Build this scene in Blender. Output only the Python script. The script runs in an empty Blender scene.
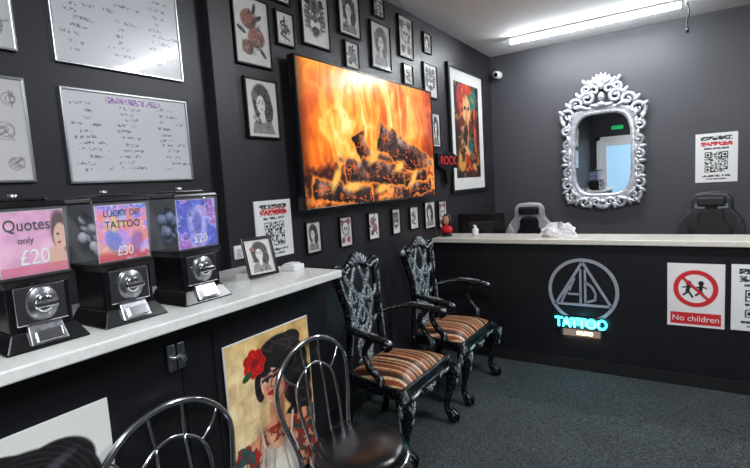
import bpy, bmesh, math, random
import numpy as np
from mathutils import Vector, Matrix
S=bpy.context.scene
COL=S.collection
try:
    S.view_settings.view_transform='Standard'
except Exception: pass
def lin(c):
    return tuple(((x/12.92) if x<=.04045 else ((x+.055)/1.055)**2.4) for x in c)
def L4(c): return (*lin(c),1)
# ---------------------------------------------------------------- materials
def mat(name,c=(.5,.5,.5),rough=.5,metal=0.,emit=0.,ecol=None,noise=0.,nscale=20.,bump=0.,bscale=60.,alpha=1.,trans=0.,coat=0.):
    m=bpy.data.materials.new(name);m.use_nodes=True
    nt=m.node_tree;b=nt.nodes['Principled BSDF']
    b.inputs['Base Color'].default_value=L4(c);b.inputs['Roughness'].default_value=rough;b.inputs['Metallic'].default_value=metal
    b.inputs['Alpha'].default_value=alpha;b.inputs['Transmission Weight'].default_value=trans;b.inputs['Coat Weight'].default_value=coat
    if emit: b.inputs['Emission Color'].default_value=L4(ecol or c);b.inputs['Emission Strength'].default_value=emit
    tc=None
    if noise or bump:
        tc=nt.nodes.new('ShaderNodeTexCoord')
    if noise:
        n=nt.nodes.new('ShaderNodeTexNoise');n.inputs['Scale'].default_value=nscale;n.inputs['Detail'].default_value=4
        nt.links.new(tc.outputs['Object'],n.inputs['Vector'])
        r=nt.nodes.new('ShaderNodeValToRGB');lo=L4([max(0,x*(1-noise)) for x in c]);hi=L4([min(1,x*(1+noise)) for x in c])
        r.color_ramp.elements[0].color=lo;r.color_ramp.elements[1].color=hi;r.color_ramp.elements[0].position=.35;r.color_ramp.elements[1].position=.65
        nt.links.new(n.outputs['Fac'],r.inputs['Fac']);nt.links.new(r.outputs['Color'],b.inputs['Base Color'])
    if bump:
        n=nt.nodes.new('ShaderNodeTexNoise');n.inputs['Scale'].default_value=bscale;n.inputs['Detail'].default_value=3
        nt.links.new(tc.outputs['Object'],n.inputs['Vector'])
        bp=nt.nodes.new('ShaderNodeBump');bp.inputs['Strength'].default_value=bump;bp.inputs['Distance'].default_value=.01
        nt.links.new(n.outputs['Fac'],bp.inputs['Height']);nt.links.new(bp.outputs['Normal'],b.inputs['Normal'])
    return m
def paintmat(name,rough=.6,emit=0.,coat=0.):
    m=bpy.data.materials.new(name);m.use_nodes=True
    nt=m.node_tree;b=nt.nodes['Principled BSDF'];a=nt.nodes.new('ShaderNodeVertexColor');a.layer_name='Col'
    b.inputs['Roughness'].default_value=rough;b.inputs['Coat Weight'].default_value=coat;b.inputs['Coat Roughness'].default_value=.05
    if emit:
        b.inputs['Base Color'].default_value=(.01,.01,.01,1)
        nt.links.new(a.outputs['Color'],b.inputs['Emission Color']);b.inputs['Emission Strength'].default_value=emit
    else: nt.links.new(a.outputs['Color'],b.inputs['Base Color'])
    return m
M={}
M['wall_left']=mat('wall_paint_dark',(.145,.137,.16),.42,bump=.05,bscale=150)
M['wall_back']=mat('wall_paint_grey',(.255,.252,.275),.5,bump=.05,bscale=150)
M['ceil']=mat('ceiling_paint',(.93,.935,.94),.8,bump=.04,bscale=60)
M['white']=mat('white_paint',(.9,.9,.9),.4)
M['black']=mat('black_gloss',(.06,.06,.07),.25)
M['blackm']=mat('black_matt',(.09,.09,.10),.55)
M['frame']=mat('black_frame',(.07,.065,.065),.35)
M['deskf']=mat('desk_black_laminate',(.085,.085,.105),.42,noise=.08,nscale=6)
M['cab']=mat('cabinet_black',(.07,.07,.085),.38,noise=.1,nscale=5)
M['top']=mat('worktop_laminate',(.90,.90,.89),.14,noise=.02,nscale=40)
M['dtop']=mat('desk_top_laminate',(.83,.81,.77),.2,noise=.02,nscale=30)
M['chrome']=mat('chrome',(.88,.88,.9),.12,1.)
M['alu']=mat('aluminium',(.72,.73,.75),.3,1.)
M['steel']=mat('brushed_steel',(.6,.6,.62),.32,1.,noise=.1,nscale=60)
M['silver']=mat('silver_leaf',(.78,.79,.82),.3,.55,noise=.1,nscale=30,bump=.25,bscale=70)
M['vinyl']=mat('black_vinyl',(.06,.06,.07),.22,bump=.08,bscale=200)
M['grey']=mat('grey_vinyl_logo',(.62,.63,.68),.4)
M['red']=mat('red_print',(.8,.1,.12),.4)
M['whitel']=mat('white_leather',(.85,.85,.86),.4)
M['plastic']=mat('clear_plastic',(.9,.92,.95),.04,alpha=.10,coat=.8)
M['picglass']=paintmat('framed_print',.5,coat=.35)
M['paper']=paintmat('paper_print',.6)
M['gloss']=paintmat('whiteboard_surface',.25,coat=.5)
M['screen']=paintmat('tv_picture',.2,emit=1.25)
M['txtw']=mat('text_white',(.95,.95,.93),.5)
M['txtr']=mat('text_red',(.85,.12,.1),.5)
M['txtd']=mat('text_dark',(.12,.1,.15),.5)
M['cyan']=mat('neon_cyan',(.2,.9,.95),.4,emit=5,ecol=(.25,.92,.97))
M['warm']=mat('neon_warm',(1,.85,.7),.4,emit=3,ecol=(1,.82,.62))
M['redneon']=mat('led_red',(.75,.12,.15),.4,emit=.2,ecol=(.9,.12,.16))
M['tube']=mat('fluorescent_tube',(1,1,1),.4,emit=100,ecol=(.95,.98,1))
M['pane']=mat('daylight_glass',(.6,.78,.9),.2,emit=.8,ecol=(.62,.76,.86))
M['green']=mat('exit_green',(.1,.7,.35),.4,emit=.5,ecol=(.1,.65,.38))
def mirror_mat():
    m=bpy.data.materials.new('mirror_glass');m.use_nodes=True;b=m.node_tree.nodes['Principled BSDF']
    b.inputs['Base Color'].default_value=(.85,.88,.9,1);b.inputs['Metallic'].default_value=1;b.inputs['Roughness'].default_value=.01
    return m
M['mirror']=mirror_mat()
def carpet():
    m=bpy.data.materials.new('carpet');m.use_nodes=True;nt=m.node_tree;b=nt.nodes['Principled BSDF']
    tc=nt.nodes.new('ShaderNodeTexCoord');n=nt.nodes.new('ShaderNodeTexNoise');n.inputs['Scale'].default_value=110;n.inputs['Detail'].default_value=3
    n2=nt.nodes.new('ShaderNodeTexNoise');n2.inputs['Scale'].default_value=2.5;n2.inputs['Detail'].default_value=4
    r=nt.nodes.new('ShaderNodeValToRGB');r.color_ramp.elements[0].position=.38;r.color_ramp.elements[1].position=.68
    r.color_ramp.elements[0].color=L4((.105,.12,.13));r.color_ramp.elements[1].color=L4((.31,.345,.36))
    mx=nt.nodes.new('ShaderNodeMixRGB');mx.blend_type='MULTIPLY';mx.inputs[0].default_value=.5
    nt.links.new(tc.outputs['Object'],n.inputs['Vector']);nt.links.new(tc.outputs['Object'],n2.inputs['Vector'])
    nt.links.new(n.outputs['Fac'],r.inputs['Fac']);nt.links.new(r.outputs['Color'],mx.inputs[1]);nt.links.new(n2.outputs['Fac'],mx.inputs[2])
    nt.links.new(mx.outputs[0],b.inputs['Base Color']);b.inputs['Roughness'].default_value=.95
    bp=nt.nodes.new('ShaderNodeBump');bp.inputs['Strength'].default_value=.6;bp.inputs['Distance'].default_value=.01
    nt.links.new(n.outputs['Fac'],bp.inputs['Height']);nt.links.new(bp.outputs['Normal'],b.inputs['Normal'])
    return m
M['carpet']=carpet()
def agedwood(name,p0,p1,sc,hi,metal=.3):
    m=bpy.data.materials.new(name);m.use_nodes=True;nt=m.node_tree;b=nt.nodes['Principled BSDF']
    tc=nt.nodes.new('ShaderNodeTexCoord');n=nt.nodes.new('ShaderNodeTexNoise');n.inputs['Scale'].default_value=sc;n.inputs['Detail'].default_value=6;n.inputs['Roughness'].default_value=.65
    r=nt.nodes.new('ShaderNodeValToRGB');r.color_ramp.elements[0].position=p0;r.color_ramp.elements[1].position=p1
    r.color_ramp.elements[0].color=L4((.06,.065,.085));r.color_ramp.elements[1].color=L4(hi)
    nt.links.new(tc.outputs['Object'],n.inputs['Vector']);nt.links.new(n.outputs['Fac'],r.inputs['Fac']);nt.links.new(r.outputs['Color'],b.inputs['Base Color'])
    b.inputs['Roughness'].default_value=.2;b.inputs['Metallic'].default_value=metal
    bp=nt.nodes.new('ShaderNodeBump');bp.inputs['Strength'].default_value=.35;bp.inputs['Distance'].default_value=.008
    nt.links.new(n.outputs['Fac'],bp.inputs['Height']);nt.links.new(bp.outputs['Normal'],b.inputs['Normal'])
    return m
M['aged']=agedwood('black_lacquered_wood',.54,.80,70,(.42,.47,.50))
M['agedlite']=agedwood('silver_brushed_carving',.38,.60,85,(.76,.80,.83),.35)
def stripes():
    m=bpy.data.materials.new('striped_fabric');m.use_nodes=True;nt=m.node_tree;b=nt.nodes['Principled BSDF']
    tc=nt.nodes.new('ShaderNodeTexCoord');sp=nt.nodes.new('ShaderNodeSeparateXYZ');mu=nt.nodes.new('ShaderNodeMath');mu.operation='MULTIPLY';mu.inputs[1].default_value=5.2
    fr=nt.nodes.new('ShaderNodeMath');fr.operation='FRACT';ad=nt.nodes.new('ShaderNodeMath');ad.operation='ADD';ad.inputs[1].default_value=10.2
    r=nt.nodes.new('ShaderNodeValToRGB');cr=r.color_ramp;cr.interpolation='CONSTANT'
    st=[(0,(.20,.10,.07)),(.18,(.58,.32,.18)),(.27,(.86,.72,.54)),(.33,(.48,.24,.14)),(.50,(.76,.52,.33)),(.58,(.22,.12,.09)),(.70,(.82,.68,.5)),(.75,(.52,.27,.16)),(.90,(.84,.72,.56))]
    cr.elements[0].color=L4(st[0][1]);cr.elements[1].position=st[1][0];cr.elements[1].color=L4(st[1][1])
    for p,c in st[2:]:
        e=cr.elements.new(p);e.color=L4(c)
    nt.links.new(tc.outputs['Object'],sp.inputs[0]);nt.links.new(sp.outputs['X'],mu.inputs[0]);nt.links.new(mu.outputs[0],ad.inputs[0]);nt.links.new(ad.outputs[0],fr.inputs[0])
    n=nt.nodes.new('ShaderNodeTexNoise');n.inputs['Scale'].default_value=45;n.inputs['Detail'].default_value=4
    r2=nt.nodes.new('ShaderNodeValToRGB');r2.color_ramp.elements[0].position=.4;r2.color_ramp.elements[1].position=.6;r2.color_ramp.elements[0].color=(.45,.4,.38,1)
    nt.links.new(tc.outputs['Object'],n.inputs['Vector']);nt.links.new(n.outputs['Fac'],r2.inputs['Fac'])
    mx=nt.nodes.new('ShaderNodeMixRGB');mx.blend_type='MULTIPLY';mx.inputs[0].default_value=.6
    nt.links.new(fr.outputs[0],r.inputs['Fac']);nt.links.new(r.outputs['Color'],mx.inputs[1]);nt.links.new(r2.outputs['Color'],mx.inputs[2])
    nt.links.new(mx.outputs[0],b.inputs['Base Color']);b.inputs['Roughness'].default_value=.4
    return m
M['stripe']=stripes()
# ---------------------------------------------------------------- geometry helpers
def group(name,loc,rz=0.,rx=0.):
    e=bpy.data.objects.new(name,None);e.empty_display_size=.1;COL.objects.link(e);e.location=loc;e.rotation_euler=(rx,0,rz);return e
def mobj(name,verts,faces,m,parent=None,smooth=False,loc=(0,0,0),rot=(0,0,0),bevel=0,seg=2):
    me=bpy.data.meshes.new(name);me.from_pydata([tuple(v) for v in verts],[],faces)
    bm=bmesh.new();bm.from_mesh(me);bmesh.ops.recalc_face_normals(bm,faces=bm.faces)
    bm.to_mesh(me);bm.free();me.materials.append(m)
    if smooth: me.polygons.foreach_set('use_smooth',[True]*len(me.polygons))
    o=bpy.data.objects.new(name,me);COL.objects.link(o);o.parent=parent;o.location=loc;o.rotation_euler=rot
    if bevel:
        b=o.modifiers.new('b','BEVEL');b.width=bevel;b.segments=seg;b.limit_method='ANGLE'
    return o
def box(name,x0,x1,y0,y1,z0,z1,m,parent=None,bevel=0,rot=None,seg=2):
    cx,cy,cz=(x0+x1)/2,(y0+y1)/2,(z0+z1)/2;a,b,c=(x1-x0)/2,(y1-y0)/2,(z1-z0)/2
    v=[(sx*a,sy*b,sz*c) for sx in(-1,1) for sy in(-1,1) for sz in(-1,1)]
    f=[(0,1,3,2),(4,6,7,5),(0,4,5,1),(2,3,7,6),(0,2,6,4),(1,5,7,3)]
    return mobj(name,v,f,m,parent,loc=(cx,cy,cz),rot=rot or (0,0,0),bevel=bevel,seg=seg)
def frustum(name,b,t,z0,z1,m,parent=None,bevel=0,yo=0):
    v=[(b[0],b[2],z0),(b[1],b[2],z0),(b[1],b[3],z0),(b[0],b[3],z0),(t[0],t[2],z1),(t[1],t[2],z1),(t[1],t[3],z1),(t[0],t[3],z1)]
    f=[(0,3,2,1),(4,5,6,7),(0,1,5,4),(1,2,6,5),(2,3,7,6),(3,0,4,7)]
    return mobj(name,v,f,m,parent,bevel=bevel)
def cyl(name,r,d,loc,m,parent=None,axis='Z',r2=None,n=28,bevel=0):
    r2=r if r2 is None else r2;v=[];f=[]
    for k in range(n):
        a=2*math.pi*k/n;v.append((r*math.cos(a),r*math.sin(a),-d/2))
    for k in range(n):
        a=2*math.pi*k/n;v.append((r2*math.cos(a),r2*math.sin(a),d/2))
    f=[(k,(k+1)%n,n+(k+1)%n,n+k) for k in range(n)]+[tuple(range(n-1,-1,-1)),tuple(range(n,2*n))]
    rot={'Z':(0,0,0),'Y':(math.pi/2,0,0),'X':(0,math.pi/2,0)}[axis]
    o=mobj(name,v,f,m,parent,loc=loc,rot=rot,bevel=bevel)
    for p in o.data.polygons:
        if len(p.vertices)==4: p.use_smooth=True
    return o
def lathe(name,prof,m,parent=None,loc=(0,0,0),rot=(0,0,0),n=32,sc=(1,1)):
    v=[];f=[]
    for r,z in prof:
        for k in range(n):
            a=2*math.pi*k/n;v.append((r*math.cos(a)*sc[0],r*math.sin(a)*sc[1],z))
    for i in range(len(prof)-1):
        for k in range(n):
            f.append((i*n+k,i*n+(k+1)%n,(i+1)*n+(k+1)%n,(i+1)*n+k))
    f.append(tuple(range(n)));f.append(tuple((len(prof)-1)*n+k for k in range(n)))
    return mobj(name,v,f,m,parent,True,loc,rot)
def cr(pts,n=6,cyc=False):
    P=[np.array(p,float) for p in pts];N=len(P);out=[]
    rng=range(N if cyc else N-1)
    for i in rng:
        p1=P[i];p2=P[(i+1)%N];p0=P[(i-1)%N] if (cyc or i>0) else 2*p1-p2;p3=P[(i+2)%N] if (cyc or i<N-2) else 2*p2-p1
        for k in range(n):
            t=k/n;out.append(.5*((2*p1)+(-p0+p2)*t+(2*p0-5*p1+4*p2-p3)*t*t+(-p0+3*p1-3*p2+p3)*t**3))
    if not cyc: out.append(P[-1])
    return out
def sweep(pts,rad,sub=6,n=8,cyc=False,flat=(1,1),up=(0,1,0)):
    if not hasattr(rad,'__len__'): rad=[rad]*len(pts)
    Q=[(*p,r) for p,r in zip(pts,rad)]
    C=cr(Q,sub,cyc) if sub>1 else [np.array(q) for q in Q]
    N=len(C);V=[];F=[];up=np.array(up,float);prevb=None
    for i in range(N):
        a=C[(i-1)%N] if (cyc or i>0) else C[i];b=C[(i+1)%N] if (cyc or i<N-1) else C[i]
        t=(b-a)[:3];t=t/(np.linalg.norm(t)+1e-9)
        bn=np.cross(t,up)
        if np.linalg.norm(bn)<.15: bn=prevb if prevb is not None else np.cross(t,(1,.3,.2))
        bn=bn-t*np.dot(bn,t);bn/=np.linalg.norm(bn)+1e-9
        if prevb is not None and np.dot(bn,prevb)<0: bn=-bn
        prevb=bn;nn=np.cross(bn,t);r=C[i][3]
        for k in range(n):
            an=2*math.pi*k/n;V.append(C[i][:3]+r*(bn*math.cos(an)*flat[0]+nn*math.sin(an)*flat[1]))
    M_=N if cyc else N-1
    for i in range(M_):
        for k in range(n): F.append((i*n+k,i*n+(k+1)%n,((i+1)%N)*n+(k+1)%n,((i+1)%N)*n+k))
    if not cyc: F.append(tuple(range(n)));F.append(tuple((N-1)*n+k for k in range(n)))
    return V,F
def merge(parts):
    V=[];F=[]
    for v,f in parts:
        o=len(V);V+=list(v);F+=[tuple(i+o for i in q) for q in f]
    return V,F
def tubes(name,specs,m,parent=None,**k):
    V,F=merge([sweep(*s[:2],**(s[2] if len(s)>2 else k)) for s in specs]);return mobj(name,V,F,m,parent,True)
def ellip(c,r,rot=0,n=10,ax='Y'):
    V=[];F=[];m_=7
    for i in range(m_+1):
        th=math.pi*i/m_
        for k in range(n):
            ph=2*math.pi*k/n;x,y,z=r[0]*math.sin(th)*math.cos(ph),r[1]*math.sin(th)*math.sin(ph),r[2]*math.cos(th)
            if rot:
                x,z=x*math.cos(rot)+z*math.sin(rot),-x*math.sin(rot)+z*math.cos(rot)
            V.append(np.array((c[0]+x,c[1]+y,c[2]+z)))
    for i in range(m_):
        for k in range(n): F.append((i*n+k,i*n+(k+1)%n,(i+1)*n+(k+1)%n,(i+1)*n+k))
    return V,F
def extr(name,outline,y0,y1,m,parent=None,bevel=0,loc=(0,0,0),rot=(0,0,0),seg=2,smooth=False):
    n=len(outline);V=[(x,y0,z) for x,z in outline]+[(x,y1,z) for x,z in outline]
    F=[tuple(range(n)),tuple(range(2*n-1,n-1,-1))]+[(k,(k+1)%n,n+(k+1)%n,n+k) for k in range(n)]
    return mobj(name,V,F,m,parent,smooth,loc,rot,bevel,seg)
def rim(name,w,h,fw,y0,y1,m,parent,bevel=.003):
    a,b=w/2,h/2;i,j=a-fw,b-fw
    o=[(-a,-b),(a,-b),(a,b),(-a,b)];q=[(-i,-j),(i,-j),(i,j),(-i,j)];V=[]
    for y in (y0,y1):
        V+=[(x,y,z) for x,z in o]+[(x,y,z) for x,z in q]
    F=[]
    for k in range(4):
        l=(k+1)%4
        F+=[(k,l,4+l,4+k),(8+k,12+k,12+l,8+l),(k,8+k,8+l,l),(4+k,4+l,12+l,12+k)]
    return mobj(name,V,F,m,parent,bevel=bevel)
def text(name,body,size,loc,m,parent,ext=.001,rot=(math.pi/2,0,0),bevel=0,sx=1.):
    c=bpy.data.curves.new(name,'FONT');c.body=body;c.size=size;c.align_x='CENTER';c.align_y='CENTER';c.extrude=ext;c.bevel_depth=bevel
    o=bpy.data.objects.new(name+'_t',c);COL.objects.link(o);bpy.context.view_layer.update()
    me=bpy.data.meshes.new_from_object(o.evaluated_get(bpy.context.evaluated_depsgraph_get()));bpy.data.objects.remove(o)
    me.materials.clear();me.materials.append(m);p=bpy.data.objects.new(name,me);COL.objects.link(p);p.parent=parent;p.location=loc;p.rotation_euler=rot;p.scale=(sx,1,1);return p
# ---------------------------------------------------------------- painting on flat panels
def vn(x,y,seed=0):
    r=np.random.RandomState(seed).rand(64,64);xi=np.floor(x).astype(int);yi=np.floor(y).astype(int);fx=x-xi;fy=y-yi
    fx=fx*fx*(3-2*fx);fy=fy*fy*(3-2*fy);g=lambda a,b:r[a%64,b%64]
    return (g(xi,yi)*(1-fx)+g(xi+1,yi)*fx)*(1-fy)+(g(xi,yi+1)*(1-fx)+g(xi+1,yi+1)*fx)*fy
def fbm(x,y,seed=0,o=4):
    s=0;a=.5;t=0
    for i in range(o): s=s+a*vn(x*2**i+i*7.3,y*2**i+i*3.1,seed+i);t+=a;a*=.5
    return s/t
def paint(name,w,h,fn,m,parent,y=0.,nx=60,ny=60,cx=0.,cz=0.):
    u=np.linspace(0,1,nx+1);v=np.linspace(0,1,ny+1);U,Vv=np.meshgrid(u,v)
    verts=np.stack([(U-.5)*w+cx,np.full_like(U,y),(Vv-.5)*h+cz],-1).reshape(-1,3)
    idx=np.arange((nx+1)*(ny+1)).reshape(ny+1,nx+1)
    f=np.stack([idx[:-1,:-1],idx[:-1,1:],idx[1:,1:],idx[1:,:-1]],-1).reshape(-1,4)
    me=bpy.data.meshes.new(name);me.from_pydata(verts.tolist(),[],f.tolist());me.materials.append(m)
    rgb=np.clip(fn(U,Vv),0,1);rgb=np.where(rgb<=.04045,rgb/12.92,((rgb+.055)/1.055)**2.4)
    at=me.color_attributes.new('Col','FLOAT_COLOR','POINT');data=np.ones(((nx+1)*(ny+1),4),np.float32);data[:,:3]=rgb.reshape(-1,3)
    at.data.foreach_set('color',data.ravel())
    o=bpy.data.objects.new(name,me);COL.objects.link(o);o.parent=parent;return o
class Cv:
    def __init__(s,U,V,bg,asp=1.): s.x=U;s.y=V*asp;s.u=U;s.v=V;s.c=np.ones(U.shape+(3,))*np.array(bg,float);s.asp=asp
    def put(s,mk,col,a=1.):
        mk=(np.clip(mk,0,1)*a)[...,None];s.c=s.c*(1-mk)+np.array(col,float)*mk
    def d(s,cx,cy,rx,ry,rot=0):
        dx=s.x-cx;dy=s.y-cy;c,k=math.cos(rot),math.sin(rot);X=dx*c+dy*k;Y=-dx*k+dy*c
        return np.sqrt((X/rx)**2+(Y/ry)**2)
    def el(s,cx,cy,rx,ry,col,rot=0,soft=.08,a=1.): s.put((1-s.d(cx,cy,rx,ry,rot))/soft+.5,col,a)
    def ring(s,cx,cy,rx,ry,w,col,rot=0,a=1.): s.put(1.2-np.abs(s.d(cx,cy,rx,ry,rot)-1)*min(rx,ry)/w,col,a)
    def ln(s,x0,y0,x1,y1,w,col,a=1.,w1=None):
        dx,dy=x1-x0,y1-y0;t=np.clip(((s.x-x0)*dx+(s.y-y0)*dy)/(dx*dx+dy*dy+1e-9),0,1)
        d=np.hypot(s.x-x0-t*dx,s.y-y0-t*dy);ww=w if w1 is None else w+(w1-w)*t
        s.put((ww-d)/(.3*w+.002)+.5,col,a)
    def poly(s,P,col,a=1.):
        ins=np.zeros(s.x.shape,bool);n=len(P)
        for i in range(n):
            (xa,ya),(xb,yb)=P[i],P[(i+1)%n]
            cond=((ya>s.y)!=(yb>s.y));xx=(xb-xa)*(s.y-ya)/((yb-ya) if yb!=ya else 1e-9)+xa
            ins^=cond&(s.x<xx)
        s.put(ins.astype(float),col,a)
def ramp(t,stops):
    p=[q[0] for q in stops];return np.stack([np.interp(t,p,[q[1][i] for q in stops]) for i in range(3)],-1)
def fire(U,V):
    x=U*1.93;w=fbm(x*2.0,V*1.6,3);w2=fbm(x*1.6+5,V*2.2,17);w3=fbm(x*3.1,V*2.0,23)
    n=fbm(x*5.5+w*3.2+V*.9,V*1.7-w2*1.8,11,5);rg=(1-np.abs(2*n-1))**3.2
    n_=fbm(x*9+w3*3-V,V*2.6,41,4);rg2=(1-np.abs(2*n_-1))**5
    env=np.exp(-((U-.47)/.46)**2)*(.65+.35*np.clip(V*2.2,0,1))
    I=np.clip(.14+env*(.15+.55*rg+.26*rg2+.55*(w3-.45))+.10*rg,0,1)
    c=ramp(I,[(0,(.15,.04,.02)),(.18,(.46,.15,.06)),(.34,(.80,.31,.08)),(.52,(.94,.47,.13)),(.72,(1,.68,.25)),(1,(1,.92,.62))])
    k=Cv(U,V,(0,0,0));k.c=c;k.x=x
    nn=fbm(x*8,V*9,5);na=fbm(x*11,V*10,9);nb=fbm(x*30,V*26,19)
    bed=np.clip((.30+.05*np.sin(x*4)-V+(nn-.5)*.25)/.05,0,1)
    k.c=k.c*(1-bed[...,None])+bed[...,None]*ramp(nn*.7+nb*.3,[(0,(.08,.05,.05)),(.42,(.24,.11,.08)),(.50,(.75,.32,.12)),(.58,(1,.65,.28)),(.68,(.5,.36,.3)),(1,(.7,.6,.55))])
    def log(x0,y0,x1,y1,r,r2=None):
        dx,dy=x1-x0,y1-y0;L=math.hypot(dx,dy);t=((k.x-x0)*dx+(V-y0)*dy)/(L*L);tc=np.clip(t,0,1);rr=r+((r2 or r)-r)*tc
        px,py=k.x-x0,V-y0;al=(px*dx+py*dy)/L;pe=(-px*dy+py*dx)/L
        ov=np.maximum(np.abs(pe)-rr,np.maximum(-al,al-L)*.9)+(na-.5)*.09+(nb-.5)*.02
        k.put(1-(ov-.0)/.025,(1,.56,.18),.85)
        v=na*.5+nb*.28+np.clip(pe/rr,-1,1)*.17+.06
        col=ramp(v,[(0,(.05,.03,.03)),(.34,(.12,.075,.07)),(.45,(.25,.16,.135)),(.55,(.42,.29,.25)),(.67,(.64,.53,.48)),(1,(.80,.71,.66))])
        mk=np.clip(-ov/.012,0,1)[...,None];k.c=k.c*(1-mk)+col*mk
        ck=(np.abs(fbm(al*8,pe*20,31)-.5)<.018)&(ov<-.02);k.put(ck.astype(float),(.95,.42,.14),.8)
    log(.78,.30,1.62,.40,.07);log(.10,.12,.80,.05,.075);log(1.12,.07,1.85,.11,.075);log(.66,.52,.74,.34,.085);log(.45,.26,1.42,.19,.095,.085);log(.96,.53,1.80,.26,.115,.12);log(1.35,.16,1.78,.22,.05)
    for i,(ex,ey) in enumerate(((.55,.13),(.95,.10),(1.25,.28),(.86,.36),(1.5,.17),(.35,.2))): k.el(ex,ey,.10,.035,(1,.74,.34),.2*i,.9,.9)
    ed=np.clip(np.minimum(U/.05,np.minimum(V/.05+.4,1)),0,1);k.c*=(.45+.55*ed)[...,None]
    return k.c
def sketch(seed,tint=None,h=1.3,pad=.07,kind=None,faint=1.):
    rs=np.random.RandomState(seed);kind=seed%5 if kind is None else kind
    paper=np.array((.92,.91,.89))*rs.uniform(.90,1.04);T=np.array(tint) if tint is not None else None
    def f(U,V):
        k=Cv(U,V,paper,h);ink=np.array((.13,.12,.13));mid=np.array((.42,.41,.42));n=fbm(U*9,V*9*h,seed,4);n2=fbm(U*20,V*20*h,seed+9,3)
        acc=T if T is not None else mid
        base=k.c.copy();j=rs.uniform(-.03,.03)
        k.put(np.clip((.75-k.d(.5,h*.5,.5,h*.5))*1.5,0,1)*np.clip((n-.35)*3,0,1),mid,.55)
        if kind==0:
            k.poly([(.12,0),(.2,.25*h),(.4,.34*h),(.6,.34*h),(.8,.25*h),(.9,0)],mid,.75)
            k.el(.52+j,h*.66,.30,h*.27,ink,.2,.2);k.el(.70,h*.48,.15,h*.22,ink,0,.2);k.el(.31,h*.55,.10,h*.22,ink,.1,.2)
            k.put(((np.sin(k.x*70+np.sin(k.y*11)*6)>.75)&(k.c.sum(-1)<.6)).astype(float),mid,.8)
            k.ln(.5,h*.5,.5,h*.3,.07,paper);k.el(.48+j,h*.57,.14,h*.16,paper,0,.08)
            for e in (.42,.54): k.el(e+j,h*.59,.03,.014,ink);k.ln(e-.035,h*.63,e+.035,h*.632,.008,ink)
            k.el(.48,h*.485,.035,.014,T if T is not None else ink);k.el(.27,h*.72,.10,.09,acc,0,.3)
        elif kind==1:
            k.el(.5,h*.62,.30,h*.25,ink,0,.5,.7);k.el(.5,h*.63,.25,h*.2,paper,0,.2);k.ring(.5,h*.62,.26,h*.21,.014,ink);k.poly([(.36,h*.5),(.64,h*.5),(.6,h*.3),(.4,h*.3)],paper);
            for e in (.4,.6): k.el(e,h*.6,.07,.075,ink)
            k.el(.5,h*.51,.03,.045,ink)
            for i in range(7): k.ln(.4+i*.033,h*.43,.4+i*.033,h*.33,.006,ink)
            k.ln(.38,h*.38,.62,h*.38,.006,ink)
            for (cx_,cy_) in ((.28,.2),(.72,.2),(.22,.82),(.78,.84)):
                k.el(cx_,h*cy_,.15,.14,acc,0,.3,.9)
                for i in range(4): k.ring(cx_,h*cy_,.03+.035*i,.028+.032*i,.009,ink,i*.7)
        elif kind==2:
            for (a,b,r) in ((.42,.68,.2),(.62,.42,.22),(.35,.25,.15)):
                k.el(a,b*h,r*1.05,r,acc,0,.35,.8)
                for i in range(5): k.ring(a+.012*i,b*h-.01*i,r*(1-.19*i),r*(.92-.18*i),.011,ink,i*.8)
            for (a,b,t) in ((.7,.72,.6),(.2,.5,-.5),(.78,.2,-.8),(.6,.85,1.3)): k.el(a,b*h,.13,.045,ink,t,.3)
        elif kind==3:
            k.el(.5,h*.55,.35,h*.32,mid,0,.4);
            for s in(-1,1):
                k.el(.5+s*.25,h*.82,.09,.1,ink);k.el(.5+s*.13,h*.6,.075,.04,paper,s*.4);k.el(.5+s*.12,h*.6,.025,.028,ink);k.el(.5+s*.1,h*.4,.1,.09,paper,0,.3)
                for i in range(6): k.ln(.5+s*.36,h*(.78-.09*i),.5+s*.18,h*(.72-.08*i),.02,ink,1,.004)
            k.el(.5,h*.47,.06,.035,ink);k.el(.5,h*.29,.13,.09,ink);k.el(.5,h*.26,.07,.05,(acc if T is not None else mid));k.ln(.5,h*.9,.5,h*.68,.02,ink)
            k.ln(.43,h*.86,.46,h*.7,.012,ink);k.ln(.57,h*.86,.54,h*.7,.012,ink)
        else:
            k.poly([(.44,h*.6),(.56,h*.6),(.5,h*.1)],mid);k.ln(.5,h*.62,.5,h*.12,.008,ink);k.ln(.30,h*.62,.70,h*.62,.026,ink);k.ln(.5,h*.62,.5,h*.85,.032,ink);k.el(.5,h*.87,.06,.06,acc)
            p=None
            for i in range(26):
                t=i/25;q=(.5+.24*math.cos(t*11),h*(.15+.6*t))
                if p: k.ln(*p,*q,.042,ink);k.ln(*p,*q,.024,acc,.9)
                p=q
            k.el(p[0],p[1]+.03,.07,.05,ink)
            for i in range(5): k.ln(.12+.17*i,h*.06,.2+.17*i,h*.075,.01,ink)
        k.put(np.clip((n-.58)*7,0,1)*np.clip((base.sum(-1)-k.c.sum(-1)).clip(0,1)*3+.1,0,1),ink,.6);k.put(((n2>.66)).astype(float),paper,.35)
        inn=(U>pad)&(U<1-pad)&(V>pad/h)&(V<1-pad/h)
        return np.where(inn[...,None],k.c,base)
    return f
def flash(seed):
    def f(U,V):
        k=Cv(U,V,(.82,.81,.81),.68);g=(.5,.48,.5);rs=np.random.RandomState(seed)
        for i in range(5):
            for j in range(3):
                a,b=.1+.2*i+rs.uniform(-.03,.03),.12+.22*j+rs.uniform(-.02,.02);r=rs.uniform(.04,.075)
                for q in range(3): k.ring(a+rs.uniform(-.02,.02),b,r*(1-.25*q),r*(.9-.3*q),.004,g,rs.uniform(0,3),.8)
                for q in range(3): t=rs.uniform(0,6.3);k.ln(a,b,a+r*1.3*math.cos(t),b+r*1.3*math.sin(t),.004,g,.8)
        return k.c
    return f
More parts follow.
